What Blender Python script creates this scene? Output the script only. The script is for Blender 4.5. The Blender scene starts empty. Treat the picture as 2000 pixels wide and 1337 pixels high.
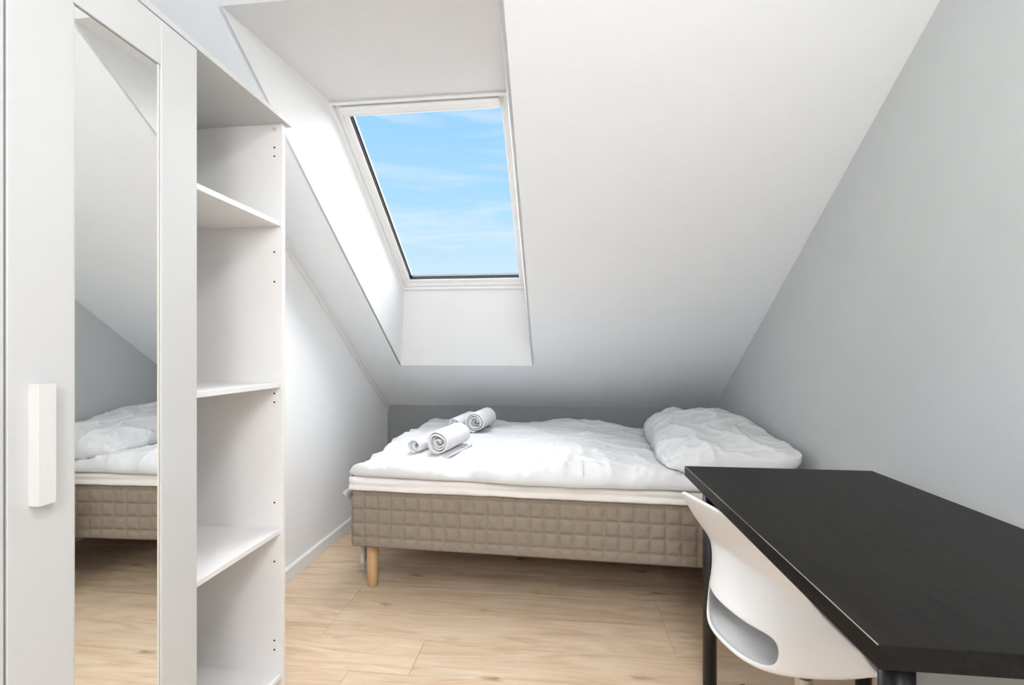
import bpy, bmesh, math, random
from mathutils import Vector, Matrix, noise

random.seed(7)
scene = bpy.context.scene
C = scene.collection
PI = math.pi

# ------------------------------------------------------------------ camera
CAM_H = 1.135
cam_d = bpy.data.cameras.new('camera')
cam_d.sensor_width = 36.0
cam_d.lens = 889.0 / 2000.0 * 36.0
cam_d.shift_y = 17.5 / 2000.0
cam_d.clip_start = 0.02
cam = bpy.data.objects.new('camera', cam_d)
C.objects.link(cam)
cam.location = (0, 0, CAM_H)
cam.rotation_euler = (PI / 2, 0, math.radians(6.1))
scene.camera = cam

# ------------------------------------------------------------------ view
vs = scene.view_settings
vs.view_transform = 'Standard'
vs.look = 'None'
vs.gamma = 1.0
vs.use_curve_mapping = False
vs.exposure = 0.10

# ------------------------------------------------------------------ sky
def build_world():
    w = bpy.data.worlds.new('sky')
    scene.world = w
    w.use_nodes = True
    nt = w.node_tree
    nt.nodes.clear()
    N, L = nt.nodes.new, nt.links.new
    out = N('ShaderNodeOutputWorld')
    bg = N('ShaderNodeBackground')
    tc = N('ShaderNodeTexCoord')
    sep = N('ShaderNodeSeparateXYZ')
    L(tc.outputs['Generated'], sep.inputs[0])
    ramp = N('ShaderNodeValToRGB')
    cr = ramp.color_ramp
    cr.elements[0].position = 0.0
    cr.elements[0].color = (0.80, 0.90, 0.98, 1)
    cr.elements[1].position = 1.0
    cr.elements[1].color = (0.20, 0.48, 0.92, 1)
    for p, c in ((0.16, (0.66, 0.86, 1.0, 1)), (0.28, (0.47, 0.77, 1.0, 1)), (0.48, (0.34, 0.67, 1.0, 1))):
        e = cr.elements.new(p)
        e.color = c
    L(sep.outputs['Z'], ramp.inputs[0])
    # thin cirrus streaks, stretched along the horizon
    mp = N('ShaderNodeMapping')
    mp.inputs['Scale'].default_value = (2.2, 2.2, 15.0)
    mp.inputs['Location'].default_value = (0.35, 0.1, 0.22)
    L(tc.outputs['Generated'], mp.inputs[0])
    no = N('ShaderNodeTexNoise')
    no.inputs['Scale'].default_value = 1.5
    no.inputs['Detail'].default_value = 8
    no.inputs['Roughness'].default_value = 0.55
    no.inputs['Distortion'].default_value = 0.5
    L(mp.outputs[0], no.inputs['Vector'])
    r2 = N('ShaderNodeValToRGB')
    r2.color_ramp.elements[0].position = 0.50
    r2.color_ramp.elements[0].color = (0, 0, 0, 1)
    r2.color_ramp.elements[1].position = 0.78
    r2.color_ramp.elements[1].color = (0.75, 0.75, 0.75, 1)
    L(no.outputs['Fac'], r2.inputs[0])
    mx = N('ShaderNodeMix')
    mx.data_type = 'RGBA'
    L(r2.outputs['Color'], mx.inputs['Factor'])
    L(ramp.outputs['Color'], mx.inputs['A'])
    mx.inputs['B'].default_value = (0.90, 0.95, 1.0, 1)
    L(mx.outputs['Result'], bg.inputs['Color'])
    bg.inputs['Strength'].default_value = 0.94
    L(bg.outputs[0], out.inputs[0])
build_world()
LAMP_STRENGTH = 28.0
FILL_STRENGTH = 27.5
LAMP_COLOR = (0.965, 0.985, 1.0)
# hazy sun high over the roof: soft daylight falling through the skylight
sun_d = bpy.data.lights.new('sun', 'SUN')
sun_d.energy = 18.5
sun_d.angle = math.radians(112)
sun_d.color = (1.0, 0.99, 0.975)
sun = bpy.data.objects.new('sun', sun_d)
C.objects.link(sun)
sun.location = (1, 6, 8)
SUN_FROM = Vector((-0.04, 0.98, 1.0))
sun.rotation_euler = SUN_FROM.to_track_quat('Z', 'Y').to_euler()

# ------------------------------------------------------------------ materials
def principled(name, color, rough=0.5, spec=0.5, metallic=0.0):
    m = bpy.data.materials.new(name)
    m.use_nodes = True
    b = m.node_tree.nodes['Principled BSDF']
    b.inputs['Base Color'].default_value = (*color, 1)
    b.inputs['Roughness'].default_value = rough
    b.inputs['Specular IOR Level'].default_value = spec
    b.inputs['Metallic'].default_value = metallic
    return m

def add_noise(m, color, amount=0.03, scale=6.0, bump=0.0, bump_scale=200.0, stretch=(1, 1, 1), dist=0.001):
    nt = m.node_tree
    N, L = nt.nodes.new, nt.links.new
    b = nt.nodes['Principled BSDF']
    tc = N('ShaderNodeTexCoord')
    mp = N('ShaderNodeMapping')
    mp.inputs['Scale'].default_value = stretch
    L(tc.outputs['Object'], mp.inputs[0])
    n = N('ShaderNodeTexNoise')
    n.inputs['Scale'].default_value = scale
    n.inputs['Detail'].default_value = 4
    L(mp.outputs[0], n.inputs['Vector'])
    r = N('ShaderNodeValToRGB')
    r.color_ramp.elements[0].position = 0.3
    r.color_ramp.elements[1].position = 0.7
    r.color_ramp.elements[0].color = (*[max(0, c * (1 - amount)) for c in color], 1)
    r.color_ramp.elements[1].color = (*[min(1, c * (1 + amount)) for c in color], 1)
    L(n.outputs['Fac'], r.inputs[0])
    L(r.outputs['Color'], b.inputs['Base Color'])
    if bump > 0:
        n2 = N('ShaderNodeTexNoise')
        n2.inputs['Scale'].default_value = bump_scale
        n2.inputs['Detail'].default_value = 3
        L(mp.outputs[0], n2.inputs['Vector'])
        bp = N('ShaderNodeBump')
        bp.inputs['Strength'].default_value = bump
        bp.inputs['Distance'].default_value = dist
        L(n2.outputs['Fac'], bp.inputs['Height'])
        L(bp.outputs[0], b.inputs['Normal'])
    return m

def mat(name, color, rough=0.5, spec=0.5, metallic=0.0, **kw):
    m = principled(name, color, rough, spec, metallic)
    add_noise(m, color, **kw)
    return m

M = {}
M['wall_white'] = mat('white_wall_paint', (0.90, 0.90, 0.905), 0.75, 0.2, amount=0.006, bump=0.08, bump_scale=350)
M['ceiling'] = mat('white_ceiling_paint', (0.87, 0.89, 0.91), 0.8, 0.2, amount=0.006, bump=0.06, bump_scale=350)
M['wall_grey'] = mat('grey_wall_paint', (0.58, 0.60, 0.60), 0.7, 0.25, amount=0.012, bump=0.10, bump_scale=350)
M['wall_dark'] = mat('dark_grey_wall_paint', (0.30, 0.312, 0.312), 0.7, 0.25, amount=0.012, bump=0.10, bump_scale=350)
M['trim'] = mat('white_trim_paint', (0.85, 0.85, 0.845), 0.4, 0.4, amount=0.006)
M['lining'] = mat('white_lining_board', (0.83, 0.83, 0.83), 0.6, 0.3, amount=0.005)
M['window_white'] = mat('white_window_lacquer', (0.88, 0.88, 0.875), 0.35, 0.5, amount=0.006)
M['gasket'] = mat('black_rubber', (0.012, 0.013, 0.015), 0.5, 0.3, amount=0.1)
M['spacer'] = mat('grey_spacer', (0.12, 0.13, 0.14), 0.4, 0.5, amount=0.05)
M['foil'] = mat('white_foil_board', (0.635, 0.64, 0.64), 0.32, 0.45, amount=0.006)
M['foil_in'] = mat('white_melamine_interior', (0.90, 0.885, 0.875), 0.4, 0.4, amount=0.01, scale=30)
M['plastic_handle'] = mat('white_handle_plastic', (0.74, 0.735, 0.725), 0.3, 0.5, amount=0.005)
M['hole'] = mat('dark_hole', (0.03, 0.028, 0.025), 0.8, 0.1, amount=0.1)
M['beige_edge'] = mat('beige_fittings_warm_edge', (0.70, 0.66, 0.60), 0.5, 0.3, amount=0.03)  # beige fittings; beside the mirror it paints warm light on the frame
M['linen'] = mat('white_cotton', (0.70, 0.698, 0.70), 0.9, 0.1, amount=0.01, bump=0.15, bump_scale=600, dist=0.0006)
M['sheet'] = mat('white_mattress_cotton', (0.84, 0.81, 0.79), 0.9, 0.1, amount=0.015, bump=0.2, bump_scale=500, dist=0.0006)
M['terry'] = mat('white_terry_cloth', (0.80, 0.80, 0.815), 1.0, 0.05, amount=0.03, scale=60, bump=0.5, bump_scale=420, dist=0.002)
M['quilt'] = mat('taupe_quilted_fabric', (0.31, 0.262, 0.210), 0.9, 0.1, amount=0.05, scale=40, bump=0.25, bump_scale=700, dist=0.0006)
M['chair'] = mat('white_moulded_plastic', (0.86, 0.86, 0.855), 0.35, 0.5, amount=0.004)
M['black_metal'] = mat('black_powder_coat', (0.012, 0.012, 0.013), 0.28, 0.5, amount=0.08, scale=40)
M['rubber'] = mat('dark_rubber', (0.03, 0.03, 0.032), 0.6, 0.3, amount=0.08)
M['worn_edge_highlight'] = mat('worn_edge_highlight_foil', (0.30, 0.29, 0.28), 0.4, 0.4, amount=0.5, scale=5.0)  # worn foil edge with its highlight put into the pale colour
M['steel'] = mat('brushed_steel', (0.62, 0.62, 0.62), 0.3, 0.5, 1.0, amount=0.03, scale=80)
M['door_paint'] = mat('white_door_paint', (0.85, 0.85, 0.845), 0.4, 0.4, amount=0.006)
M['mirror'] = mat('mirror_glass', (0.93, 0.945, 0.94), 0.005, 0.5, 1.0, amount=0.0)

def cloth_creases(m, scale=7.0, strength=0.35, dist=0.010):
    nt = m.node_tree
    N, L = nt.nodes.new, nt.links.new
    b = nt.nodes['Principled BSDF']
    tc = N('ShaderNodeTexCoord')
    mp = N('ShaderNodeMapping')
    mp.inputs['Scale'].default_value = (1.0, 1.7, 1.0)
    mp.inputs['Rotation'].default_value = (0, 0, 0.5)
    L(tc.outputs['Object'], mp.inputs[0])
    n = N('ShaderNodeTexNoise')
    n.noise_type = 'RIDGED_MULTIFRACTAL'
    n.inputs['Scale'].default_value = scale
    n.inputs['Detail'].default_value = 4
    n.inputs['Distortion'].default_value = 0.7
    L(mp.outputs[0], n.inputs['Vector'])
    bp = N('ShaderNodeBump')
    bp.inputs['Strength'].default_value = strength
    bp.inputs['Distance'].default_value = dist
    L(n.outputs['Fac'], bp.inputs['Height'])
    old = b.inputs['Normal'].links[0].from_node
    L(bp.outputs[0], old.inputs['Normal'])
cloth_creases(M['linen'])

def wood_leg():
    m = principled('oiled_beech', (0.62, 0.40, 0.20), 0.45, 0.4)
    add_noise(m, (0.60, 0.385, 0.19), 0.14, 9.0, 0.1, 60, (6, 6, 0.8))
    return m
M['beech'] = wood_leg()

def desk_mat():
    m = principled('black_brown_wood_foil', (0.02, 0.018, 0.017), 0.42, 0.15)
    add_noise(m, (0.0105, 0.0092, 0.0085), 0.45, 7.0, 0.25, 30, (9, 1.0, 9), 0.0006)
    return m
M['desk'] = desk_mat()

def plank_mat():
    m = principled('light_oak_laminate', (0.6, 0.45, 0.31), 0.42, 0.4)
    nt = m.node_tree
    N, L = nt.nodes.new, nt.links.new
    b = nt.nodes['Principled BSDF']
    geo = N('ShaderNodeNewGeometry')
    info = N('ShaderNodeObjectInfo')
    off = N('ShaderNodeVectorMath'); off.operation = 'SCALE'
    comb = N('ShaderNodeCombineXYZ')
    L(info.outputs['Random'], comb.inputs[0]); L(info.outputs['Random'], comb.inputs[1])
    L(comb.outputs[0], off.inputs[0]); off.inputs['Scale'].default_value = 17.0
    add = N('ShaderNodeVectorMath'); add.operation = 'ADD'
    L(geo.outputs['Position'], add.inputs[0]); L(off.outputs[0], add.inputs[1])
    mp = N('ShaderNodeMapping'); mp.inputs['Scale'].default_value = (1.1, 9.0, 1.0)
    L(add.outputs[0], mp.inputs[0])
    n1 = N('ShaderNodeTexNoise'); n1.inputs['Scale'].default_value = 2.2
    n1.inputs['Detail'].default_value = 7; n1.inputs['Distortion'].default_value = 1.2
    n1.inputs['Roughness'].default_value = 0.6
    L(mp.outputs[0], n1.inputs['Vector'])
    r = N('ShaderNodeValToRGB')
    cr = r.color_ramp
    cr.elements[0].position = 0.28; cr.elements[0].color = (0.57, 0.385, 0.235, 1)
    cr.elements[1].position = 0.72; cr.elements[1].color = (0.79, 0.645, 0.495, 1)
    e = cr.elements.new(0.5); e.color = (0.72, 0.545, 0.38, 1)
    L(n1.outputs['Fac'], r.inputs[0])
    # fine grain
    mp2 = N('ShaderNodeMapping'); mp2.inputs['Scale'].default_value = (4.0, 90.0, 1.0)
    L(add.outputs[0], mp2.inputs[0])
    n2 = N('ShaderNodeTexNoise'); n2.inputs['Scale'].default_value = 2.0; n2.inputs['Detail'].default_value = 4
    L(mp2.outputs[0], n2.inputs['Vector'])
    g = N('ShaderNodeMix'); g.data_type = 'RGBA'; g.blend_type = 'MULTIPLY'
    g.inputs['Factor'].default_value = 0.22
    L(r.outputs['Color'], g.inputs['A']); L(n2.outputs['Color'], g.inputs['B'])
    gr = N('ShaderNodeValToRGB')
    gr.color_ramp.elements[0].position = 0.3; gr.color_ramp.elements[0].color = (0.6, 0.57, 0.54, 1)
    gr.color_ramp.elements[1].position = 0.65; gr.color_ramp.elements[1].color = (1, 1, 1, 1)
    L(n2.outputs['Fac'], gr.inputs[0]); L(gr.outputs['Color'], g.inputs['B'])
    # knots
    mp3 = N('ShaderNodeMapping'); mp3.inputs['Scale'].default_value = (2.1, 5.2, 1.0)
    L(add.outputs[0], mp3.inputs[0])
    wn = N('ShaderNodeTexNoise'); wn.inputs['Scale'].default_value = 5.0
    L(mp3.outputs[0], wn.inputs['Vector'])
    mixv = N('ShaderNodeMix'); mixv.data_type = 'VECTOR'; mixv.inputs['Factor'].default_value = 0.22
    L(mp3.outputs[0], mixv.inputs['A']); L(wn.outputs['Color'], mixv.inputs['B'])
    vo = N('ShaderNodeTexVoronoi'); vo.inputs['Scale'].default_value = 1.25; vo.voronoi_dimensions = '2D'
    L(mixv.outputs['Result'], vo.inputs['Vector'])
    kr = N('ShaderNodeValToRGB')
    kr.color_ramp.elements[0].position = 0.02; kr.color_ramp.elements[0].color = (0.36, 0.26, 0.19, 1)
    kr.color_ramp.elements[1].position = 0.10; kr.color_ramp.elements[1].color = (1, 1, 1, 1)
    L(vo.outputs['Distance'], kr.inputs[0])
    k = N('ShaderNodeMix'); k.data_type = 'RGBA'; k.blend_type = 'MULTIPLY'; 
    kn = N('ShaderNodeTexNoise'); kn.inputs['Scale'].default_value = 3.3; kn.inputs['Detail'].default_value = 1
    L(add.outputs[0], kn.inputs['Vector'])
    kf = N('ShaderNodeMapRange'); kf.inputs['From Min'].default_value = 0.40; kf.inputs['From Max'].default_value = 0.60
    kf.inputs['To Max'].default_value = 0.8
    L(kn.outputs['Fac'], kf.inputs['Value']); L(kf.outputs[0], k.inputs['Factor'])
    L(g.outputs['Result'], k.inputs['A']); L(kr.outputs['Color'], k.inputs['B'])
    # plank to plank tone
    hv = N('ShaderNodeHueSaturation')
    mr = N('ShaderNodeMapRange'); mr.inputs['To Min'].default_value = 0.95; mr.inputs['To Max'].default_value = 1.06
    L(info.outputs['Random'], mr.inputs['Value']); L(mr.outputs[0], hv.inputs['Value'])
    L(k.outputs['Result'], hv.inputs['Color'])
    L(hv.outputs[0], b.inputs['Base Color'])
    bp = N('ShaderNodeBump'); bp.inputs['Strength'].default_value = 0.12; bp.inputs['Distance'].default_value = 0.0006
    L(n2.outputs['Fac'], bp.inputs['Height']); L(bp.outputs[0], b.inputs['Normal'])
    return m
M['plank'] = plank_mat()
M['screed'] = mat('floor_underlay', (0.20, 0.15, 0.11), 0.9, 0.1, amount=0.05)

def glass_mat():
    m = bpy.data.materials.new('window_glass')
    m.use_nodes = True
    nt = m.node_tree
    nt.nodes.clear()
    N, L = nt.nodes.new, nt.links.new
    o = N('ShaderNodeOutputMaterial')
    t = N('ShaderNodeBsdfTransparent'); t.inputs[0].default_value = (0.985, 0.995, 1.0, 1)
    g = N('ShaderNodeBsdfGlossy'); g.inputs['Roughness'].default_value = 0.02
    f = N('ShaderNodeFresnel'); f.inputs[0].default_value = 1.12
    mx = N('ShaderNodeMixShader')
    L(f.outputs[0], mx.inputs[0]); L(t.outputs[0], mx.inputs[1]); L(g.outputs[0], mx.inputs[2])
    L(mx.outputs[0], o.inputs[0])
    return m
M['glass'] = glass_mat()

def lamp_mat():
    m = principled('lit_opal_diffuser', (0.9, 0.9, 0.9), 0.5)
    b = m.node_tree.nodes['Principled BSDF']
    b.inputs['Emission Color'].default_value = (*LAMP_COLOR, 1)
    b.inputs['Emission Strength'].default_value = LAMP_STRENGTH
    return m
M['opal'] = lamp_mat()
M['fill_globe'] = lamp_mat()
M['fill_globe'].name = 'lit_fill_globe'
M['fill_globe'].node_tree.nodes['Principled BSDF'].inputs['Emission Strength'].default_value = FILL_STRENGTH

# ------------------------------------------------------------------ helpers
def obj(name, bm, m, parent=None, smooth=False, loc=None):
    me = bpy.data.meshes.new(name)
    bmesh.ops.recalc_face_normals(bm, faces=bm.faces[:])
    bm.to_mesh(me)
    bm.free()
    if smooth:
        for p in me.polygons:
            p.use_smooth = True
    me.materials.append(M[m])
    o = bpy.data.objects.new(name, me)
    C.objects.link(o)
    if loc is not None:
        o.location = loc
    if parent is not None:
        o.parent = parent
    return o

def tag(o, label=None, cat=None, group=None, kind=None):
    if label: o['label'] = label
    if cat: o['category'] = cat
    if group: o['group'] = group
    if kind: o['kind'] = kind
    return o

def thing(name, label, cat, loc=(0, 0, 0), rotz=0.0, group=None):
    o = bpy.data.objects.new(name, None)
    C.objects.link(o)
    o.location = loc
    o.rotation_euler = (0, 0, rotz)
    o.empty_display_size = 0.1
    return tag(o, label, cat, group)

def add_box(bm, lo, hi, bevel=0.0, seg=2):
    r = bmesh.ops.create_cube(bm, size=1.0)
    vs_ = r['verts']
    for v in vs_:
        for i in range(3):
            v.co[i] = (lo[i] + hi[i]) / 2 + v.co[i] * (hi[i] - lo[i])
    if bevel > 0:
        es = list({e for v in vs_ for e in v.link_edges})
        bmesh.ops.bevel(bm, geom=es, offset=bevel, segments=seg, affect='EDGES', profile=0.5)
    return bm

def box(name, lo, hi, m, parent=None, bevel=0.0, seg=2):
    return obj(name, add_box(bmesh.new(), lo, hi, bevel, seg), m, parent)

def add_prism(bm, pts, axis, a, b):
    """extrude the 2-D outline pts along axis (0,1,2) from a to b"""
    def mk(p, t):
        v = [0, 0, 0]
        rest = [i for i in range(3) if i != axis]
        v[axis] = t; v[rest[0]] = p[0]; v[rest[1]] = p[1]
        return v
    A = [bm.verts.new(mk(p, a)) for p in pts]
    B = [bm.verts.new(mk(p, b)) for p in pts]
    n = len(pts)
    bm.faces.new(A)
    bm.faces.new(B[::-1])
    for i in range(n):
        bm.faces.new((A[i], B[i], B[(i + 1) % n], A[(i + 1) % n]))
    return bm

def add_lathe(bm, prof, seg=32, center=(0, 0), cap=True):
    rings = []
    for r, z in prof:
        rings.append([bm.verts.new((center[0] + r * math.cos(2 * PI * k / seg), center[1] + r * math.sin(2 * PI * k / seg), z)) for k in range(seg)])
    for a, b in zip(rings[:-1], rings[1:]):
        for k in range(seg):
            bm.faces.new((a[k], a[(k + 1) % seg], b[(k + 1) % seg], b[k]))
    if cap:
        bm.faces.new(rings[0][::-1])
        bm.faces.new(rings[-1])
    return bm

def struct(o):
    o['kind'] = 'structure'
    return o

# ------------------------------------------------------------------ room data
XL, XR = -1.345, 1.10
YK, ZK, SL = 3.434, 0.72, 0.725          # knee wall and slope
YR = -1.65                                # wall behind the camera
ZC = 2.45
def slope_z(y): return ZK + SL * (YK - y)
YC = YK - (ZC - ZK) / SL                  # where slope meets flat ceiling
T = 0.10

# ---- floor with planks
floor = struct(box('floor', (XL - T, YR - T, -0.12), (XR + T, YK + T, -0.011), 'screed'))
PW, PL = 0.19, 1.38
row0 = 1.74
joint = {0: 0.427, -1: -0.53, 1: -0.95}
mesh_cache = {}
n_lo = int(math.floor((YR - row0) / PW)); n_hi = int(math.ceil((YK - row0) / PW))
for n in range(n_lo, n_hi):
    y0, y1 = max(row0 + n * PW, YR), min(row0 + (n + 1) * PW, YK)
    if y1 - y0 < 0.01:
        continue
    j0 = joint.get(n, (n * 0.53 + 0.31) % PL)
    x = j0
    while x > XL: x -= PL
    while x < XR:
        a, b = max(x, XL), min(x + PL, XR)
        x += PL
        if b - a < 0.02: continue
        key = (round(b - a, 4), round(y1 - y0, 4))
        if key not in mesh_cache:
            bm = bmesh.new()
            w, d = key
            g = 0.0004
            add_box(bm, (g, g, -0.011), (w - g, d - g, 0.0), 0.0007, 1)
            o = obj('plank', bm, 'plank', floor)
            mesh_cache[key] = o.data
        else:
            o = bpy.data.objects.new('plank', mesh_cache[key])
            C.objects.link(o)
            o.parent = floor
        o.location = (a, y0, 0)

# ---- walls
def wall_poly(name, x0, x1, m):
    bm = bmesh.new()
    add_prism(bm, [(YR, -0.011), (YK, -0.011), (YK, ZK), (YC, ZC), (YR, ZC)], 0, x0, x1)
    return struct(obj(name, bm, m))
wall_left = wall_poly('wall_left', XL - T, XL, 'wall_white')
wall_right = wall_poly('wall_right', XR, XR + T, 'wall_grey')
wall_back = struct(box('wall_back', (XL - T, YK, -0.011), (XR + T, YK + T, ZK), 'wall_dark'))

# wall behind the camera with a doorway
DX0, DX1, DZ = -0.35, 0.50, 2.04
bm = bmesh.new()
add_box(bm, (XL - T, YR - T, -0.011), (DX0, YR, ZC))
add_box(bm, (DX1, YR - T, -0.011), (XR + T, YR, ZC))
add_box(bm, (DX0, YR - T, DZ), (DX1, YR, ZC))
wall_rear = struct(obj('wall_rear', bm, 'wall_white'))
door = bpy.data.objects.new('door_1', None); C.objects.link(door); struct(door)
door.location = (DX0, YR, 0)
W = DX1 - DX0
bm = bmesh.new(); add_box(bm, (0.02, -0.07, 0.0), (W - 0.02, -0.03, DZ - 0.02), 0.002)
leaf = obj('door_leaf', bm, 'door_paint', door)
for z0, z1 in ((0.15, 0.92), (1.06, 1.88)):
    box('door_panel', (0.14, -0.032, z0), (W - 0.14, -0.024, z1), 'door_paint', leaf, 0.006)
bm = bmesh.new()
add_box(bm, (-0.05, -0.01, 0), (0.02, 0.012, DZ + 0.05), 0.003)
add_box(bm, (W - 0.02, -0.01, 0), (W + 0.05, 0.012, DZ + 0.05), 0.003)
add_box(bm, (0.02, -0.01, DZ - 0.02), (W - 0.02, 0.012, DZ + 0.05), 0.003)
obj('door_frame', bm, 'trim', door)
bm = bmesh.new()
add_box(bm, (0.06, -0.031, 1.00), (0.10, -0.024, 1.12), 0.003)
add_box(bm, (0.073, -0.025, 1.065), (0.087, 0.025, 1.079), 0.003)
add_box(bm, (0.073, 0.012, 1.062), (0.20, 0.026, 1.082), 0.005)
obj('door_handle', bm, 'steel', leaf)

# ---- sloped ceiling with the skylight opening, flat ceiling behind
HX0, HX1, HY0, HY1 = -1.076, -0.186, 1.344, 2.991
bm = bmesh.new()
def slope_slab(bm, x0, x1, y0, y1, t=0.06):
    add_prism(bm, [(y0, slope_z(y0)), (y1, slope_z(y1)), (y1, slope_z(y1) + t), (y0, slope_z(y0) + t)], 0, x0, x1)
slope_slab(bm, XL - T, HX0, YC - 0.05, YK + 0.05)
slope_slab(bm, HX1, XR + T, YC - 0.05, YK + 0.05)
slope_slab(bm, HX0, HX1, YC - 0.05, HY0)
slope_slab(bm, HX0, HX1, HY1, YK + 0.05)
bmesh.ops.remove_doubles(bm, verts=bm.verts[:], dist=1e-5)
ceiling = struct(obj('ceiling', bm, 'ceiling'))
ceiling2 = struct(box('ceiling', (XL - T, YR - T, ZC), (XR + T, YC + 0.02, ZC + 0.08), 'ceiling'))

# ---- baseboards and slope trim
def baseboard(name, pts_axis, a, b, at, side):
    bm = bmesh.new()
    d = 0.013 * side
    if pts_axis == 'y':
        add_prism(bm, [(at, 0.0), (at + d, 0.0), (at + d, 0.062), (at + d * 0.5, 0.070), (at, 0.070)], 1, a, b)
    else:
        add_prism(bm, [(at, 0.0), (at + d, 0.0), (at + d, 0.062), (at + d * 0.5, 0.070), (at, 0.070)], 0, a, b)
    return struct(obj(name, bm, 'trim'))
baseboard('baseboard_left', 'y', 1.44, YK, XL, 1)
baseboard('baseboard_right', 'y', YR, YK, XR, -1)
baseboard('baseboard_back', 'x', XL + 0.014, XR - 0.014, YK, -1)
baseboard('baseboard_rear', 'x', XL + 0.014, DX0 - 0.055, YR, 1)
# trim board in the corner of left wall and slope: two stepped profiles
bm = bmesh.new()
cy = math.sqrt(1 + SL * SL)
for h, d in ((0.040, 0.010), (0.014, 0.020)):
    add_prism(bm, [(YC, slope_z(YC) - h * cy), (YK - 0.001, slope_z(YK - 0.001) - h * cy), (YK - 0.001, slope_z(YK - 0.001)), (YC, slope_z(YC))], 0, XL, XL + d)
struct(obj('trim_1', bm, 'trim'))

# ------------------------------------------------------------------ skylight
win = bpy.data.objects.new('window_1', None); C.objects.link(win); struct(win)
WX0, WX1 = -1.010, -0.228
WY0, WZ0 = 1.915, 2.235
WW = WX1 - WX0
WL = 1.172
VU = Vector((1, 0, 0)); VV = Vector((0, 1, -SL)).normalized(); VN = VU.cross(VV) * -1
if VN.z < 0: VN = -VN
WO = Vector((WX0, WY0, WZ0))
win.location = WO
def wp(u, v, n): return VU * u + VV * v + VN * n      # local to the window empty
def ring(bm, u0, v0, u1, v1, wl, wt, wr, wb, n0, n1, bev=0.0):
    def slab(a0, b0, a1, b1):
        co = [wp(a, b, n) for n in (n0, n1) for (a, b) in ((a0, b0), (a1, b0), (a1, b1), (a0, b1))]
        v = [bm.verts.new(c) for c in co]
        fs = [(0, 1, 2, 3), (7, 6, 5, 4), (0, 4, 5, 1), (1, 5, 6, 2), (2, 6, 7, 3), (3, 7, 4, 0)]
        for f in fs: bm.faces.new([v[i] for i in f])
        if bev:
            es = list({e for q in v for e in q.link_edges})
            bmesh.ops.bevel(bm, geom=es, offset=bev, segments=1, affect='EDGES')
    slab(u0, v0, u0 + wl, v1)
    slab(u1 - wr, v0, u1, v1)
    slab(u0 + wl, v0, u1 - wr, v0 + wt)
    slab(u0 + wl, v1 - wb, u1 - wr, v1)
# linings: the four boards from the room opening to the window
def board(name, quad, out):
    bm = bmesh.new()
    q = [Vector(p) - WO for p in quad]
    out = Vector(out) * 0.012
    a = [bm.verts.new(p) for p in q]
    b = [bm.verts.new(p + out) for p in q]
    bm.faces.new(a); bm.faces.new(b[::-1])
    for i in range(4):
        bm.faces.new((a[i], b[i], b[(i + 1) % 4], a[(i + 1) % 4]))
    return obj(name, bm, 'lining', win)
wc = {k: WO + wp(u, v, 0.0) for k, (u, v) in dict(tl=(0, 0), tr=(WW, 0), br=(WW, WL), bl=(0, WL)).items()}
hc = dict(tl=Vector((HX0, HY0, slope_z(HY0))), tr=Vector((HX1, HY0, slope_z(HY0))), br=Vector((HX1, HY1, slope_z(HY1))), bl=Vector((HX0, HY1, slope_z(HY1))))
board('lining_panel', (hc['tl'], hc['bl'], wc['bl'], wc['tl']), (-1, 0, 0))
board('lining_panel', (hc['tr'], hc['br'], wc['br'], wc['tr']), (1, 0, 0))
board('lining_panel', (hc['tl'], hc['tr'], wc['tr'], wc['tl']), (0, 0, 1))
board('lining_panel', (hc['bl'], hc['br'], wc['br'], wc['bl']), (0, 1, 0))
# thin cover strip in the lining under the frame
bm = bmesh.new()
ring(bm, -0.004, -0.004, WW + 0.004, WL + 0.006, 0.012, 0.010, 0.012, 0.012, -0.018, 0.0)
obj('cover_strip', bm, 'window_white', win)
bm = bmesh.new()
ring(bm, -0.03, -0.03, WW + 0.03, WL + 0.03, 0.056, 0.056, 0.048, 0.056, 0.003, 0.085, 0.0015)
obj('frame', bm, 'window_white', win)
bm = bmesh.new()
ring(bm, 0.022, 0.022, WW - 0.016, WL - 0.022, 0.030, 0.050, 0.014, 0.034, 0.010, 0.060, 0.003)
sash = obj('sash', bm, 'window_white', win)
bm = bmesh.new()
v0 = [bm.verts.new(wp(u, v, n)) for (v, n) in ((0.020, 0.012), (0.020, -0.010), (0.030, -0.018), (0.052, -0.012), (0.056, 0.012)) for u in (0.034, WW - 0.034)]
for i in range(4):
    bm.faces.new((v0[2 * i], v0[2 * i + 1], v0[2 * i + 3], v0[2 * i + 2]))
bm.faces.new([v0[2 * i] for i in range(5)]); bm.faces.new([v0[2 * i + 1] for i in range(5)][::-1])
bm.faces.new((v0[0], v0[1], v0[9], v0[8]))
obj('ventilation_flap', bm, 'window_white', win)
bm = bmesh.new()
ring(bm, 0.051, 0.071, WW - 0.029, WL - 0.055, 0.006, 0.004, 0.002, 0.007, 0.022, 0.034)
obj('gasket', bm, 'gasket', sash)
bm = bmesh.new()
ring(bm, 0.051, 0.071, WW - 0.029, WL - 0.055, 0.012, 0.006, 0.002, 0.010, 0.036, 0.052)
obj('glass_spacer', bm, 'spacer', sash)
bm = bmesh.new()
co = [wp(u, v, n) for n in (0.0345, 0.0355) for (u, v) in ((0.0525, 0.0725), (WW - 0.0305, 0.0725), (WW - 0.0305, WL - 0.0565), (0.0525, WL - 0.0565))]
v = [bm.verts.new(c) for c in co]
for f in [(0, 1, 2, 3), (7, 6, 5, 4), (0, 4, 5, 1), (1, 5, 6, 2), (2, 6, 7, 3), (3, 7, 4, 0)]:
    bm.faces.new([v[i] for i in f])
obj('pane', bm, 'glass', sash)
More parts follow.
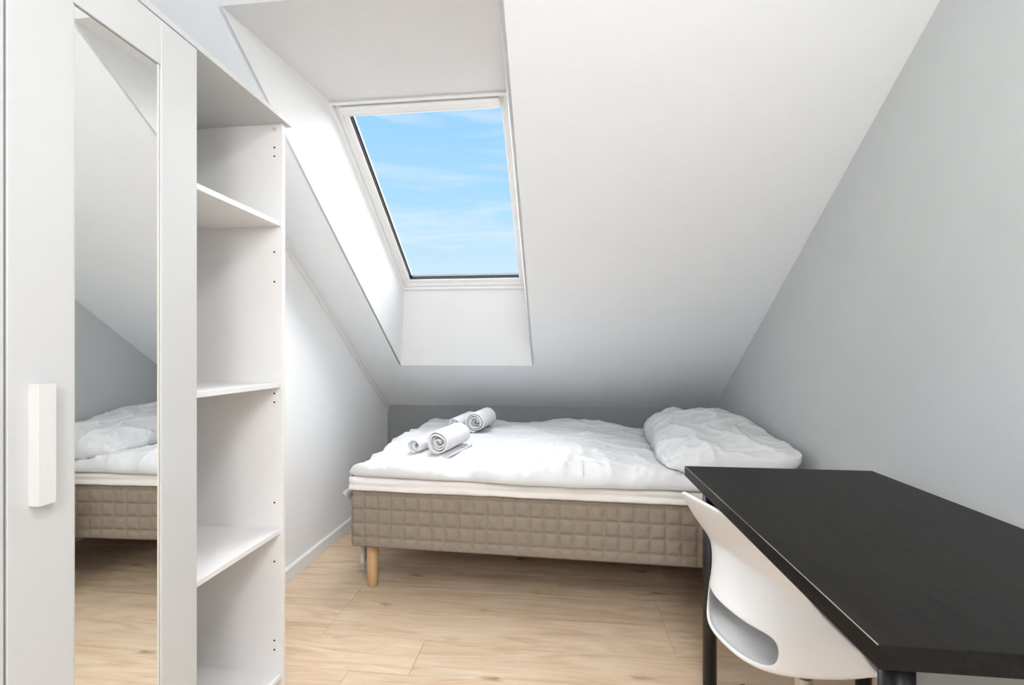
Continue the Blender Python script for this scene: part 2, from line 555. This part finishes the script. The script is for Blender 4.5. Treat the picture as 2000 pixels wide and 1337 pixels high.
# small hinge latches at the top corners
for u in (0.036, WW - 0.046):
    bm = bmesh.new()
    co = [wp(u + a, 0.030 + b, -0.012 + n) for n in (0, 0.016) for (a, b) in ((0, 0), (0.010, 0), (0.010, 0.030), (0, 0.030))]
    v = [bm.verts.new(c) for c in co]
    for f in [(0, 1, 2, 3), (7, 6, 5, 4), (0, 4, 5, 1), (1, 5, 6, 2), (2, 6, 7, 3), (3, 7, 4, 0)]:
        bm.faces.new([v[i] for i in f])
    obj('latch', bm, 'window_white', win)

# ------------------------------------------------------------------ ceiling lamp (behind and above the camera)
lamp = thing('ceiling_lamp', 'round white flush ceiling lamp with lit opal bowl', 'lamp', (0.25, 0.05, ZC))
bm = bmesh.new(); add_lathe(bm, [(0.0001, 0.0), (0.26, 0.0), (0.265, -0.005), (0.265, -0.030), (0.25, -0.035), (0.24, -0.03)], 48, cap=False)
obj('lamp_base', bm, 'window_white', lamp, True)
bm = bmesh.new(); add_lathe(bm, [(0.245, -0.025), (0.243, -0.045), (0.22, -0.065), (0.16, -0.085), (0.08, -0.096), (0.0005, -0.099)], 48, cap=False)
obj('diffuser', bm, 'opal', lamp, True)

fill_pend = thing('fill_pendant', 'unseen white opal fill globe added behind the camera, hung from the flat ceiling on a cord', 'lamp', (0.10, -0.85, ZC))  # added out of view to brighten the slope; no such lamp known
bm = bmesh.new(); add_lathe(bm, [(0.0005, -0.025), (0.035, -0.022), (0.045, 0.0)], 24, cap=False)
obj('ceiling_rose', bm, 'window_white', fill_pend, True)
bm = bmesh.new(); add_lathe(bm, [(0.003, -0.40), (0.003, -0.02)], 10)
obj('cord', bm, 'window_white', fill_pend, True)
bm = bmesh.new(); bmesh.ops.create_uvsphere(bm, u_segments=40, v_segments=20, radius=0.20)
bmesh.ops.translate(bm, verts=bm.verts[:], vec=(0, 0, -0.60))
obj('globe', bm, 'fill_globe', fill_pend, True)
bm = bmesh.new(); add_lathe(bm, [(0.05, -0.412), (0.05, -0.398), (0.02, -0.385)], 24)
obj('globe_cap', bm, 'window_white', fill_pend, True)

# ------------------------------------------------------------------ wardrobe
FX = -0.892                       # door faces
CX = FX - 0.018                   # carcass front
BX = XL + 0.002
WY = [0.2545, 0.6445, 1.0345, 1.4245]
WH = 1.90
PT = 0.016
ward = thing('wardrobe', 'tall white wardrobe with mirrored door and open shelf bay by the skylight', 'wardrobe', (BX, WY[0], 0))
def wbox(name, lo, hi, m, parent=ward, bevel=0.001, seg=1):
    o = box(name, [lo[0] - BX, lo[1] - WY[0], lo[2]], [hi[0] - BX, hi[1] - WY[0], hi[2]], m, parent, bevel, seg)
    return o
wbox('side_panel', (BX, WY[0], 0), (CX, WY[0] + PT, WH - PT), 'foil')
wbox('side_panel', (BX, WY[3] - PT, 0), (CX, WY[3], WH - PT), 'foil_in')
wbox('partition_panel', (BX, WY[2] - PT / 2, 0.079), (CX, WY[2] + PT / 2, WH - PT), 'foil_in')
wbox('top_panel', (BX, WY[0], WH - PT), (CX + 0.016, WY[3] + 0.012, WH), 'foil')
wbox('bottom_panel', (BX + 0.005, WY[0] + PT, 0.063), (CX - 0.001, WY[3] - PT, 0.079), 'foil_in')
wbox('plinth', (CX - 0.055, WY[0] + PT, 0.0), (CX - 0.04, WY[3] - PT, 0.063), 'foil_in')
wbox('back_panel', (BX, WY[0] + PT, 0.079), (BX + 0.004, WY[3] - PT, WH - PT), 'foil_in')
for z in (0.553, 1.033, 1.562):
    wbox('shelf', (BX + 0.006, WY[2] + PT / 2, z - 0.016), (CX - 0.006, WY[3] - PT - 0.0005, z), 'foil_in')
wbox('shelf', (BX + 0.006, WY[0] + PT, 1.55), (CX - 0.02, WY[2] - PT / 2, 1.566), 'foil_in')
# dowel and cam holes near the front of the far panel
def hole(x, z, r, name='peg_hole', m='hole'):
    bm = bmesh.new()
    seg = 12
    y = WY[3] - PT
    a = [bm.verts.new((x + r * math.cos(2 * PI * k / seg) - BX, y - 0.0006 - WY[0], z + r * math.sin(2 * PI * k / seg))) for k in range(seg)]
    b = [bm.verts.new((x + r * math.cos(2 * PI * k / seg) - BX, y + 0.004 - WY[0], z + r * math.sin(2 * PI * k / seg))) for k in range(seg)]
    bm.faces.new(a); bm.faces.new(b[::-1])
    for k in range(seg): bm.faces.new((a[k], b[k], b[(k + 1) % seg], a[(k + 1) % seg]))
    return obj(name, bm, m, ward)
for v in (288, 305, 492, 550, 768, 785, 981, 1096, 1250, 1268):
    hole(-0.938, CAM_H + (686 - v) / 889 * 1.5, 0.0030)
hole(-0.938, CAM_H + (686 - 252) / 889 * 1.5, 0.0065, 'cam_cap', 'beige_edge')
for v in (437,):
    hole(-0.938, CAM_H + (686 - v) / 889 * 1.5, 0.0035, 'shelf_pin', 'steel')
bm = bmesh.new()
add_box(bm, (CX - 0.03 - BX, WY[2] + PT / 2 - WY[0], 1.845), (CX - 0.012 - BX, WY[2] + PT / 2 + 0.012 - WY[0], 1.862), 0.002)
obj('hinge_plate', bm, 'beige_edge', ward)

def frame_door(y0, y1, mirror):
    st = 0.102
    z0, z1 = 0.045, WH - PT - 0.004
    root = None
    ya, yb = y0 + 0.0020, y1 - 0.0020
    bm = bmesh.new()
    # backing board
    add_box(bm, (CX + 0.001 - BX, ya - WY[0], z0), (FX - 0.007 - BX, yb - WY[0], z1), 0.0005, 1)
    root = obj('door', bm, 'foil', ward)
    for (a, b, c, d, nm) in ((ya, ya + st, z0, z1, 'stile'), (yb - st, yb, z0, z1, 'stile'), (ya + st, yb - st, z1 - st, z1, 'rail'), (ya + st, yb - st, z0, z0 + st, 'rail')):
        g = 0.0004 if nm == 'rail' else 0
        bm = bmesh.new(); add_box(bm, (FX - 0.0075 - BX, a - WY[0] + g, c), (FX - BX, b - WY[0] - g, d), 0.0012, 1)
        obj(nm, bm, 'foil', root)
    if mirror:
        bm = bmesh.new(); add_box(bm, (FX - 0.0068 - BX, ya + st + 0.0015 - WY[0], z0 + st + 0.0015), (FX - 0.0045 - BX, yb - st - 0.0015 - WY[0], z1 - st - 0.0015), 0.0006, 1)
        obj('mirror', bm, 'mirror', root)
        for ye in (ya + st + 0.0008, yb - st - 0.0042):
            bm = bmesh.new(); add_box(bm, (FX - 0.0072 - BX, ye - WY[0], z0 + st), (FX - 0.0030 - BX, ye + 0.0034 - WY[0], z1 - st), 0.0004, 1)
            obj('warm_lit_edge', bm, 'beige_edge', root)  # beige strip paints the warm light on the frame's inner edge
    # handle bar on the near stile
    hy0, hy1 = ya + 0.030, ya + 0.060
    bm = bmesh.new()
    f0 = FX - BX
    add_prism(bm, [(f0 - 0.001, hy0 - WY[0]), (f0 + 0.020, hy0 - WY[0]), (f0 + 0.020, hy1 - 0.004 - WY[0]), (f0 + 0.014, hy1 - WY[0]), (f0 + 0.010, hy1 - WY[0]), (f0 + 0.010, hy0 + 0.010 - WY[0]), (f0 - 0.001, hy0 + 0.010 - WY[0])], 2, 0.874, 1.079)
    obj('handle', bm, 'plastic_handle', root)
    return root
frame_door(WY[0], WY[1], False)
frame_door(WY[1], WY[2] + 0.002, True)

# ------------------------------------------------------------------ bed
BA = math.radians(-2.0)
BO = (-0.985, 2.055, 0.0)
BLN, BWD = 2.0, 1.16
BZ0, BZ1 = 0.215, 0.482
bed = thing('bed', 'beige quilted bed base on tapered wooden legs under the sloped ceiling', 'bed', BO, BA)
def bed_pt(x, y, z):
    return Vector((BO[0] + x * math.cos(BA) - y * math.sin(BA), BO[1] + x * math.sin(BA) + y * math.cos(BA), z))

def quilted_box(lx, ly, z0, z1):
    bm = bmesh.new()
    cell = 0.0652
    def puff(s, z):
        zt = z1 - z
        fs = (s / cell) % 1.0
        fz = ((zt - 0.024) / cell) % 1.0
        d1 = min(fs, 1 - fs) * cell
        d2 = min(fz, 1 - fz) * cell
        if zt < 0.024: d2 = min(d2, 0.024 - zt + 0.0)
        d = min(d1, d2)
        g = 0.0070 * math.exp(-(d / 0.0040)) - 0.0052 * (1 - math.exp(-(d / 0.013) ** 2))
        g += 0.0012 * noise.noise(Vector((s * 30, z * 30, 3.0)))
        e = min(z - z0, z1 - z)
        g *= min(1.0, (z - z0) / 0.03)
        if e < 0.012: g += 0.010 * (1 - e / 0.012) ** 2
        return g           # inwards
    zs = []
    nz = 60
    for k in range(nz + 1): zs.append(z0 + (z1 - z0) * k / nz)
    per = []
    R = 0.02
    def side(L, n): return [L * k / n for k in range(n)]
    corners = [((0, 0), (1, 0), lx), ((lx, 0), (0, 1), ly), ((lx, ly), (-1, 0), lx), ((0, ly), (0, -1), ly)]
    s = 0.0
    for (c, d, L) in corners:
        nrm = (d[1], -d[0])
        n = int(L / 0.0048)
        for k in range(n):
            t = L * (k + 0.5) / n
            # round corners
            off = 0.0
            if t < R: off = R - math.sqrt(max(0, R * R - (R - t) ** 2))
            if L - t < R: off = R - math.sqrt(max(0, R * R - (R - (L - t)) ** 2))
            per.append((c[0] + d[0] * t, c[1] + d[1] * t, nrm, s + t, off * 0.5))
        s += L
    cols = []
    for (x, y, nrm, sv, off) in per:
        col = []
        for z in zs:
            g = puff(sv, z) + off
            col.append(bm.verts.new((x - nrm[0] * g, y - nrm[1] * g, z)))
        cols.append(col)
    n = len(cols)
    for i in range(n):
        a, b = cols[i], cols[(i + 1) % n]
        for k in range(nz):
            bm.faces.new((a[k], b[k], b[k + 1], a[k + 1]))
    bm.faces.new([c[-1] for c in cols])
    bm.faces.new([c[0] for c in cols][::-1])
    return bm
base = obj('quilted_base', quilted_box(BLN, BWD, BZ0, BZ1), 'quilt', bed, True)
base.data.polygons[-1].use_smooth = False
base.data.polygons[-2].use_smooth = False
bm = bmesh.new(); add_lathe(bm, [(0.021, 0.0), (0.0225, 0.003), (0.030, BZ0 + 0.004)], 28)
leg0 = obj('leg', bm, 'beech', bed, False)
for p in leg0.data.polygons:
    p.use_smooth = len(p.vertices) == 4
leg0.location = (0.075, 0.075, 0)
for (x, y) in ((BLN - 0.075, 0.075), (0.075, BWD - 0.075), (BLN - 0.075, BWD - 0.075)):
    c = leg0.copy(); C.objects.link(c); c.parent = bed; c.location = (x, y, 0)

# ---- soft closed sheets
def fbm(p, o=4):
    return noise.fractal(p, 0.9, 2.0, o, noise_basis='PERLIN_ORIGINAL')

def mattress_mesh():
    bm = bmesh.new()
    nx, ny = 150, 60
    x0, x1, y0, y1 = -0.022, BLN + 0.008, -0.018, BWD + 0.015
    zb, zt = BZ1 + 0.0005, BZ1 + 0.068
    # profile loops around the edge: list of (inset, height fraction)
    prof = [(0.012, 0.0), (0.001, 0.06), (-0.003, 0.25), (0.003, 0.42), (0.006, 0.50), (0.002, 0.62), (-0.002, 0.80), (0.008, 0.95), (0.03, 1.0)]
    per = []
    def run(ax, ay, bx, by, n, nx_, ny_):
        for k in range(n):
            t = k / n
            per.append((ax + (bx - ax) * t, ay + (by - ay) * t, nx_, ny_))
    run(x0, y0, x1, y0, 200, 0, -1); run(x1, y0, x1, y1, 110, 1, 0); run(x1, y1, x0, y1, 200, 0, 1); run(x0, y1, x0, y0, 110, -1, 0)
    cxm, cym = (x0 + x1) / 2, (y0 + y1) / 2
    rings = []
    for (ins, h) in prof:
        r = []
        for (x, y, a, b) in per:
            w = 0.006 * noise.noise(Vector((x * 5, y * 5, h * 3))) + 0.003 * noise.noise(Vector((x * 17, y * 17, h * 6)))
            sag = 0.006 * noise.noise(Vector((x * 3.1, y * 3.1, 9))) - 0.004
            # rounded corners
            R = 0.05
            px, py = x, y
            qx = min(x - x0, x1 - x); qy = min(y - y0, y1 - y)
            cor = 0.0
            if qx < R and qy < R:
                cor = (R - qx) * (R - qy) / R * 0.29
            sx = 1 if x < cxm else -1; sy = 1 if y < cym else -1
            px += -a * (ins + w) + sx * cor
            py += -b * (ins + w) + sy * cor
            # loose corner of the cover dips at the near left end
            dip = 0.0
            if h < 0.3 and x < 0.10 and y < 0.25:
                dip = -0.0 * (1 - max(0, x) / 0.10) * (1 - max(0, y) / 0.25)
            r.append(bm.verts.new((px, py, zb + (zt - zb) * h + (sag if 0.2 < h < 0.99 else 0) + dip)))
        rings.append(r)
    n = len(per)
    for a, b in zip(rings[:-1], rings[1:]):
        for k in range(n):
            bm.faces.new((a[k], a[(k + 1) % n], b[(k + 1) % n], b[k]))
    bm.faces.new(rings[-1]); bm.faces.new(rings[0][::-1])
    return bm
mattress = thing('mattress', 'thin white mattress in a cotton cover lying on the quilted bed base', 'mattress', BO, BA)
mo = obj('mattress_pad', mattress_mesh(), 'sheet', mattress, True)
# loose cover end hanging down behind the near leg at the foot end
bm = bmesh.new()
rows = []
for k in range(13):
    t = k / 12
    z = (BZ1 - 0.012) + (0.050 - BZ1) * t
    row = []
    for j in range(9):
        s = j / 8
        y = -0.012 + (0.36 - 0.06 * t) * s + 0.145 * min(1, t * 4)
        y -= 0.115 * s * min(1, t * 4)
        if t > 0.7: y = 0.16 + (y - 0.16) * (1 - (t - 0.7) / 0.3 * 0.85)
        x = -0.035 - 0.012 * math.sin(s * 9 + t * 4) - 0.008 * t + 0.030 * t * (1 - s)
        row.append(bm.verts.new((x, y, z + 0.02 * math.sin(s * 5) * t)))
    rows.append(row)
for a, b in zip(rows[:-1], rows[1:]):
    for j in range(8): bm.faces.new((a[j], a[j + 1], b[j + 1], b[j]))
so = obj('hanging_cloth', bm, 'linen', bed, True)
sm = so.modifiers.new('thickness', 'SOLIDIFY'); sm.thickness = 0.003

def fold(p, q):
    """sharp crease ridge noise in 0..1"""
    n = noise.noise(Vector(p))
    return (1 - min(1, abs(n) * 2.2)) ** q

MT = BZ1 + 0.067       # top of mattress

def sheet_body(nx, ny, topf, botf, outl):
    """closed cushion: outl(u,v) -> (x,y); topf/botf(u,v) -> z; edges share vertices"""
    bm = bmesh.new()
    top = [[None] * (ny + 1) for _ in range(nx + 1)]
    bot = [[None] * (ny + 1) for _ in range(nx + 1)]
    for i in range(nx + 1):
        for j in range(ny + 1):
            u, v = i / nx, j / ny
            # cluster samples toward the edges
            uu = 0.5 - 0.5 * math.cos(PI * u); vv = 0.5 - 0.5 * math.cos(PI * v)
            uu = 0.35 * uu + 0.65 * u; vv = 0.45 * vv + 0.55 * v
            x, y = outl(uu, vv)
            top[i][j] = bm.verts.new((x, y, topf(uu, vv, x, y)))
            if i in (0, nx) or j in (0, ny):
                bot[i][j] = top[i][j]
            else:
                bot[i][j] = bm.verts.new((x, y, botf(uu, vv, x, y)))
    for i in range(nx):
        for j in range(ny):
            bm.faces.new((top[i][j], top[i + 1][j], top[i + 1][j + 1], top[i][j + 1]))
            bm.faces.new((bot[i][j], bot[i][j + 1], bot[i + 1][j + 1], bot[i + 1][j]))
    return bm

# ---- duvet (local to bed frame)
DX_0, DX_1, DY_0, DY_1 = -0.015, 1.96, -0.035, BWD + 0.01
def duvet_out(u, v):
    x = DX_0 + (DX_1 - DX_0) * u
    y = DY_0 + (DY_1 - DY_0) * v
    # wavy edges
    ef = (1 - v) ** 6; el = (1 - u) ** 8
    y += ef * (0.016 * math.sin(x * 4.1 + 0.6) + 0.012 * noise.noise(Vector((x * 6, 0, 1.7))))
    y += ef * 0.035 * max(0, 1 - u / 0.10) ** 2
    x += el * (0.03 * noise.noise(Vector((0.3, y * 3, 4.2))) + 0.012 * math.sin(y * 9))
    return x, y
def edge_prof(d, r):
    t = min(1.0, max(0.0, d / r))
    return math.sqrt(max(0.0, 1 - (1 - t) ** 2))
def duvet_top(u, v, x, y):
    d = edge_prof(u * 2.0, 0.10) * edge_prof(v * 1.2, 0.095) * edge_prof((1 - v) * 1.2, 0.10) * edge_prof((1 - u) * 2, 0.08)
    base_t = 0.068 + 0.045 * v
    base_t *= 1 - 0.10 * max(0, 1 - u * 4.0) * (1 - 0.6 * v)
    base_t *= 1 - 0.45 * min(1, max(0, (x - 1.42) / 0.2))
    lump = 0.018 * fbm(Vector((x * 2.3, y * 2.6, 0.4)), 2)
    # valley near the pillow and seam row
    valley = -0.030 * math.exp(-((x - 1.42 - 0.16 * (1 - v)) / 0.10) ** 2) * (0.4 + 0.6 * v)
    bulge = 0.020 * math.exp(-((x - 1.12) / 0.25) ** 2)
    wr = 0.010 * fold((x * 3.1 + y * 2.0, y * 5.5 - x * 1.0, 2.2), 5) + 0.007 * fold((x * 7 - y * 4, y * 6 + x * 3, 7.1), 5)
    fr = max(0, 1 - v / 0.35)
    wr += fr * (0.016 * fold((x * 5.0, y * 1.4, 5.0), 4) + 0.006 * fold((x * 13.0, y * 4, 8.0), 3))
    lf = max(0, 1 - u / 0.16)
    wr += lf * 0.018 * fold((x * 2.0, y * 6.0, 11.0), 4)
    fine = 0.0016 * noise.noise(Vector((x * 38, y * 15, 1)))
    z = MT + d * (base_t + lump + valley + bulge) + min(1, d * 1.6) * (wr * 1.25 - 0.009 + fine)
    zlow = MT + 0.012 * (1 - d)
    z = max(z, MT + 0.003)
    # front edge droops over mattress edge
    z += 0.016 * max(0, 1 - v / 0.03) * (0.5 + 0.5 * math.sin(x * 3.3 + 1.2)) ** 2
    return z
def duvet_bot(u, v, x, y):
    return MT + 0.001
duvet = thing('duvet', 'crumpled white cotton duvet spread over the whole bed', 'duvet', BO, BA)
obj('duvet_cover', sheet_body(230, 130, duvet_top, duvet_bot, duvet_out), 'linen', duvet, True)
# seam flap standing on the front edge of the cover
bm = bmesh.new()
sx = 1.085
pts = []
for k in range(9):
    v = 0.012 + 0.085 * k / 8
    x, y = duvet_out((sx - DX_0) / (DX_1 - DX_0), v)
    z = duvet_top((sx - DX_0) / (DX_1 - DX_0), v, x, y)
    pts.append((x, y, z))
for a in range(8):
    q = [Vector(pts[a]), Vector(pts[a + 1])]
    vv = [bm.verts.new((q[0].x - 0.0012, q[0].y, q[0].z - 0.002)), bm.verts.new((q[1].x - 0.0012, q[1].y, q[1].z - 0.002)), bm.verts.new((q[1].x - 0.004, q[1].y, q[1].z + 0.0045)), bm.verts.new((q[0].x - 0.004, q[0].y, q[0].z + 0.0045))]
    ww = [bm.verts.new((c.co.x + 0.0022, c.co.y, c.co.z)) for c in vv]
    bm.faces.new(vv); bm.faces.new(ww[::-1])
    for i in range(4): bm.faces.new((vv[i], ww[i], ww[(i + 1) % 4], vv[(i + 1) % 4]))
obj('seam', bm, 'linen', duvet)

# ---- pillow on the head end, at the grey wall
PLX0, PLX1, PLY0, PLY1 = 1.435, 2.060, 0.055, 1.07
def pil_out(u, v):
    x = PLX0 + (PLX1 - PLX0) * u
    y = PLY0 + (PLY1 - PLY0) * v
    bu = math.sin(PI * u); bv = math.sin(PI * v)
    x += 0.022 * bv * (1 - 2 * u) * abs(1 - 2 * u)
    y += 0.030 * bu * (1 - 2 * v) * abs(1 - 2 * v)
    x += 0.016 * noise.noise(Vector((u * 4, v * 5, 3))) * (1 - u)
    y += 0.016 * noise.noise(Vector((u * 5, v * 4, 13)))
    x += 0.05 * (v - 0.5) * (1 - u)
    r = abs(2 * u - 1) ** 6 * abs(2 * v - 1) ** 6
    x -= 0.045 * r * (1 if u > 0.5 else -1)
    y -= 0.045 * r * (1 if v > 0.5 else -1)
    return x, y
def pil_th(u, v):
    a = max(0, 1 - abs(2 * u - 1) ** 2.2); b = max(0, 1 - abs(2 * v - 1) ** 2.6)
    return (a * b) ** 0.40
def pil_rest(x, y):
    return duvet_top((x - DX_0) / (DX_1 - DX_0), min(1, max(0, (y - DY_0) / (DY_1 - DY_0))), min(x, DX_1), y)
def pil_mid(u, v, x, y):
    edge = MT + 0.055 + 0.075 * u + 0.015 * v
    return max(edge, pil_rest(x, y) + 0.005)
def pil_top(u, v, x, y):
    t = pil_th(u, v)
    z = pil_mid(u, v, x, y) + t * (0.118 + 0.105 * v - 0.080 * u)
    z += 0.022 * t * fbm(Vector((x * 4.0, y * 4.0, 6.0)), 2)
    wr = 0.016 * fold((x * 3.5 + y * 2.5, y * 3.6 - x * 2, 21.0), 5) + 0.009 * fold((x * 7 - y * 5, y * 6, 24.0), 4)
    e = min(u, 1 - u, v, 1 - v)
    wr += max(0, 1 - e / 0.25) * 0.012 * fold((x * 8, y * 8, 27.0), 3)
    # hemmed open end of the case, towards the camera
    hem = 0.006 * math.exp(-((v - 0.055) / 0.012) ** 2)
    return z + min(1, t * 2.5) * (wr - 0.010 - hem)
def pil_bot(u, v, x, y):
    t = pil_th(u, v)
    r = pil_rest(x, y) + 0.004
    return max(r, pil_mid(u, v, x, y) - 0.16 * t)
pillow = thing('pillow', 'plump white cotton pillow piled at the head end against the grey wall', 'pillow', BO, BA)
po = obj('pillow_case', sheet_body(100, 120, pil_top, pil_bot, pil_out), 'linen', pillow, True)

# ------------------------------------------------------------------ towels
def towel_mesh(R, length, turns, seed, tail=0.0, r0=0.010):
    rnd = random.Random(seed)
    bm = bmesh.new()
    n = int(30 * turns)
    rows = []
    nl = 12
    pts = []
    for k in range(n + 1):
        t = k / n
        a = 2 * PI * turns * t - PI / 2 - 2 * PI * turns
        r = r0 + (R - r0) * t ** 0.92
        wob = 1 + 0.07 * math.sin(3 * a + seed) * (1 - 0.6 * t) + 0.05 * noise.noise(Vector((t * 9, seed, 0)))
        pts.append((r * wob * math.cos(a), r * wob * 0.94 * math.sin(a)))
    if tail > 0:
        for k in range(1, 9):
            x = tail * k / 8
            pts.append((pts[n][0] + x, pts[n][1] + 0.010 * math.sin(k * 0.9) * (k / 8)))
    for l in range(nl + 1):
        y = length * l / nl
        row = []
        for k, (px, pz) in enumerate(pts):
            t = k / len(pts)
            end = 0.010 * math.sin(t * 11 + seed) * (1 if l in (0, nl) else 0) * (1 if l else -1)
            wob = 0.004 * noise.noise(Vector((px * 20, y * 14, pz * 20 + seed)))
            tele = -0.020 * (1 - t) if l == 0 else 0
            row.append(bm.verts.new((px * (1 + wob * 8), y + end - tele, pz * (1 + wob * 8))))
        rows.append(row)
    for a, b in zip(rows[:-1], rows[1:]):
        for k in range(len(pts) - 1):
            bm.faces.new((a[k], a[k + 1], b[k + 1], b[k]))
    return bm
def duvet_z(wx, wy):
    dx, dy = wx - BO[0], wy - BO[1]
    lx = dx * math.cos(-BA) - dy * math.sin(-BA); ly = dx * math.sin(-BA) + dy * math.cos(-BA)
    return duvet_top((lx - DX_0) / (DX_1 - DX_0), (ly - DY_0) / (DY_1 - DY_0), lx, ly)
def towel(label, x, y, ang, R, length, turns, seed, tail=0.0, lift=0.0, tilt=0.0):
    z0, z1 = duvet_z(x, y), duvet_z(x + length * -math.sin(ang), y + length * math.cos(ang))
    bm = towel_mesh(R, length, turns, seed, tail)
    o = obj('rolled_towel', bm, 'terry', None, True)
    o.location = (x, y, z0 + R * 0.93 + 0.006 + lift)
    o.rotation_euler = (math.atan2(z1 - z0, length) + tilt, 0, ang)
    s = o.modifiers.new('thickness', 'SOLIDIFY'); s.thickness = 0.0095; s.offset = 0
    sd = o.modifiers.new('soft', 'SUBSURF'); sd.levels = 1; sd.render_levels = 1
    return tag(o, label, 'towel', 'rolled towels on the bed')
towel('large rolled white towel with loose flap, at the front of the bed', -0.610, 2.20, math.radians(-16), 0.064, 0.25, 3.8, 1, 0.075)
towel('small rolled white hand towel left of the large towel with loose flap', -0.730, 2.215, math.radians(-19), 0.038, 0.24, 2.8, 5)
towel('large rolled white towel nearest the knee wall, rightmost of four', -0.520, 2.72, math.radians(-12), 0.062, 0.24, 3.8, 9)
towel('small rolled white hand towel beside the rearmost large towel', -0.648, 2.73, math.radians(-16), 0.044, 0.24, 2.8, 13)

# ------------------------------------------------------------------ desk
DKX0, DKX1, DKY0, DKY1 = 0.436, 1.052, 0.678, 1.668
DKZ = 0.73
desk = thing('desk', 'black-brown wooden desk on round black legs against the grey wall', 'desk', (DKX0, DKY0, 0))
DWX, DWY = DKX1 - DKX0, DKY1 - DKY0
bm = bmesh.new(); add_box(bm, (0, 0, DKZ - 0.034), (DWX, DWY, DKZ), 0.0014, 2)
dt = obj('desk_top', bm, 'desk', desk)
box('edge_highlight_strip', (-0.0002, 0.0015, DKZ - 0.0012), (0.0011, DWY - 0.0015, DKZ + 0.0002), 'worn_edge_highlight', dt)  # pale strip paints the highlight along the worn desk edge
for (x, y) in ((0.066, 0.064), (DWX - 0.066, 0.064), (0.066, DWY - 0.064), (DWX - 0.066, DWY - 0.064)):
    bm = bmesh.new(); add_lathe(bm, [(0.0225, 0.022), (0.0225, DKZ - 0.042)], 32)
    lg = obj('leg', bm, 'black_metal', desk, False, (x, y, 0))
    for p in lg.data.polygons: p.use_smooth = len(p.vertices) == 4
    bm = bmesh.new(); add_lathe(bm, [(0.016, 0.0), (0.021, 0.002), (0.0215, 0.016), (0.012, 0.023)], 24)
    obj('foot', bm, 'rubber', lg)
    bm = bmesh.new(); add_lathe(bm, [(0.0225, DKZ - 0.044), (0.036, DKZ - 0.040), (0.036, DKZ - 0.0335)], 24)
    obj('mounting_plate', bm, 'black_metal', lg)

# ------------------------------------------------------------------ chair
chair = thing('swivel_chair', 'white moulded plastic chair pushed in under the black desk', 'chair', (0.6819, 1.3686, 0), math.radians(17.5))
CF = 0.24      # local f = x + CF
def chair_shell():
    cols = [-1.0, -0.95, -0.84, -0.58, -0.36, -0.13, 0.13, 0.36, 0.60, 0.84, 0.95, 1.0]
    # per row: centre f, z ; outer f, z ; half width ; exponent of the wrap
    rows = [
        (0.000, 0.690, 0.004, 0.687, 0.197, 8),
        (0.004, 0.678, 0.010, 0.672, 0.200, 8),
        (0.034, 0.618, 0.048, 0.606, 0.196, 6),
        (0.066, 0.563, 0.090, 0.552, 0.190, 5),
        (0.070, 0.543, 0.104, 0.528, 0.193, 5),
        (0.050, 0.498, 0.130, 0.488, 0.216, 4),
        (0.012, 0.440, 0.165, 0.452, 0.232, 3),
        (0.006, 0.428, 0.175, 0.442, 0.235, 3),
        # opening between these two rows
        (-0.010, 0.346, 0.200, 0.406, 0.240, 3),
        (-0.004, 0.332, 0.210, 0.396, 0.240, 3),
        (0.045, 0.324, 0.225, 0.393, 0.240, 3),
        (0.110, 0.334, 0.255, 0.400, 0.240, 3),
        (0.220, 0.360, 0.310, 0.397, 0.248, 3),
        (0.340, 0.374, 0.365, 0.392, 0.242, 3),
        (0.420, 0.374, 0.405, 0.378, 0.228, 3),
        (0.440, 0.350, 0.422, 0.352, 0.218, 3),
    ]
    bm = bmesh.new()
    g = []
    for (fc, zc, fo, zo, hw, ex) in rows:
        r = []
        for c in cols:
            w = abs(c) ** ex
            r.append(bm.verts.new((fc + (fo - fc) * w - CF, c * hw + 0.028 * max(0, min(1, (zc - 0.45) / 0.12)), zc + (zo - zc) * w)))
        g.append(r)
    for i in range(len(rows) - 1):
        for j in range(len(cols) - 1):
            if i == 7 and 3 <= j <= 7:
                continue
            bm.faces.new((g[i][j], g[i][j + 1], g[i + 1][j + 1], g[i + 1][j]))
    return bm
sh = obj('seat_shell', chair_shell(), 'chair', chair, True)
md = sh.modifiers.new('thickness', 'SOLIDIFY'); md.thickness = 0.012; md.offset = 0
md = sh.modifiers.new('smooth', 'SUBSURF'); md.levels = 3; md.render_levels = 3
bm = bmesh.new(); add_lathe(bm, [(0.085, 0.306), (0.085, 0.320), (0.03, 0.322)], 28)
obj('seat_plate', bm, 'black_metal', chair)
bm = bmesh.new(); add_lathe(bm, [(0.025, 0.09), (0.025, 0.22), (0.014, 0.222), (0.014, 0.308)], 24)
obj('column', bm, 'steel', chair)
bm = bmesh.new(); add_lathe(bm, [(0.036, 0.075), (0.036, 0.105), (0.027, 0.110)], 24)
obj('hub', bm, 'black_metal', chair)
for k in range(5):
    a = 2 * PI * k / 5 + math.radians(112.5)
    bm = bmesh.new(); add_prism(bm, [(0.02, 0.078), (0.02, 0.103), (0.180, 0.078), (0.190, 0.072), (0.190, 0.060), (0.165, 0.060)], 1, -0.016, 0.016)
    arm = obj('base_arm', bm, 'black_metal', chair); arm.rotation_euler = (0, 0, a)
    bm = bmesh.new()
    add_lathe(bm, [(0.010, -0.020), (0.025, -0.019), (0.026, -0.006), (0.012, -0.003), (0.012, 0.003), (0.026, 0.006), (0.025, 0.019), (0.010, 0.020)], 20)
    bmesh.ops.rotate(bm, verts=bm.verts[:], cent=(0, 0, 0), matrix=Matrix.Rotation(PI / 2, 3, 'X'))
    bmesh.ops.translate(bm, verts=bm.verts[:], vec=(0.178, 0, 0.026))
    add_box(bm, (0.174, -0.003, 0.026), (0.182, 0.003, 0.064))
    obj('caster', bm, 'rubber', arm)
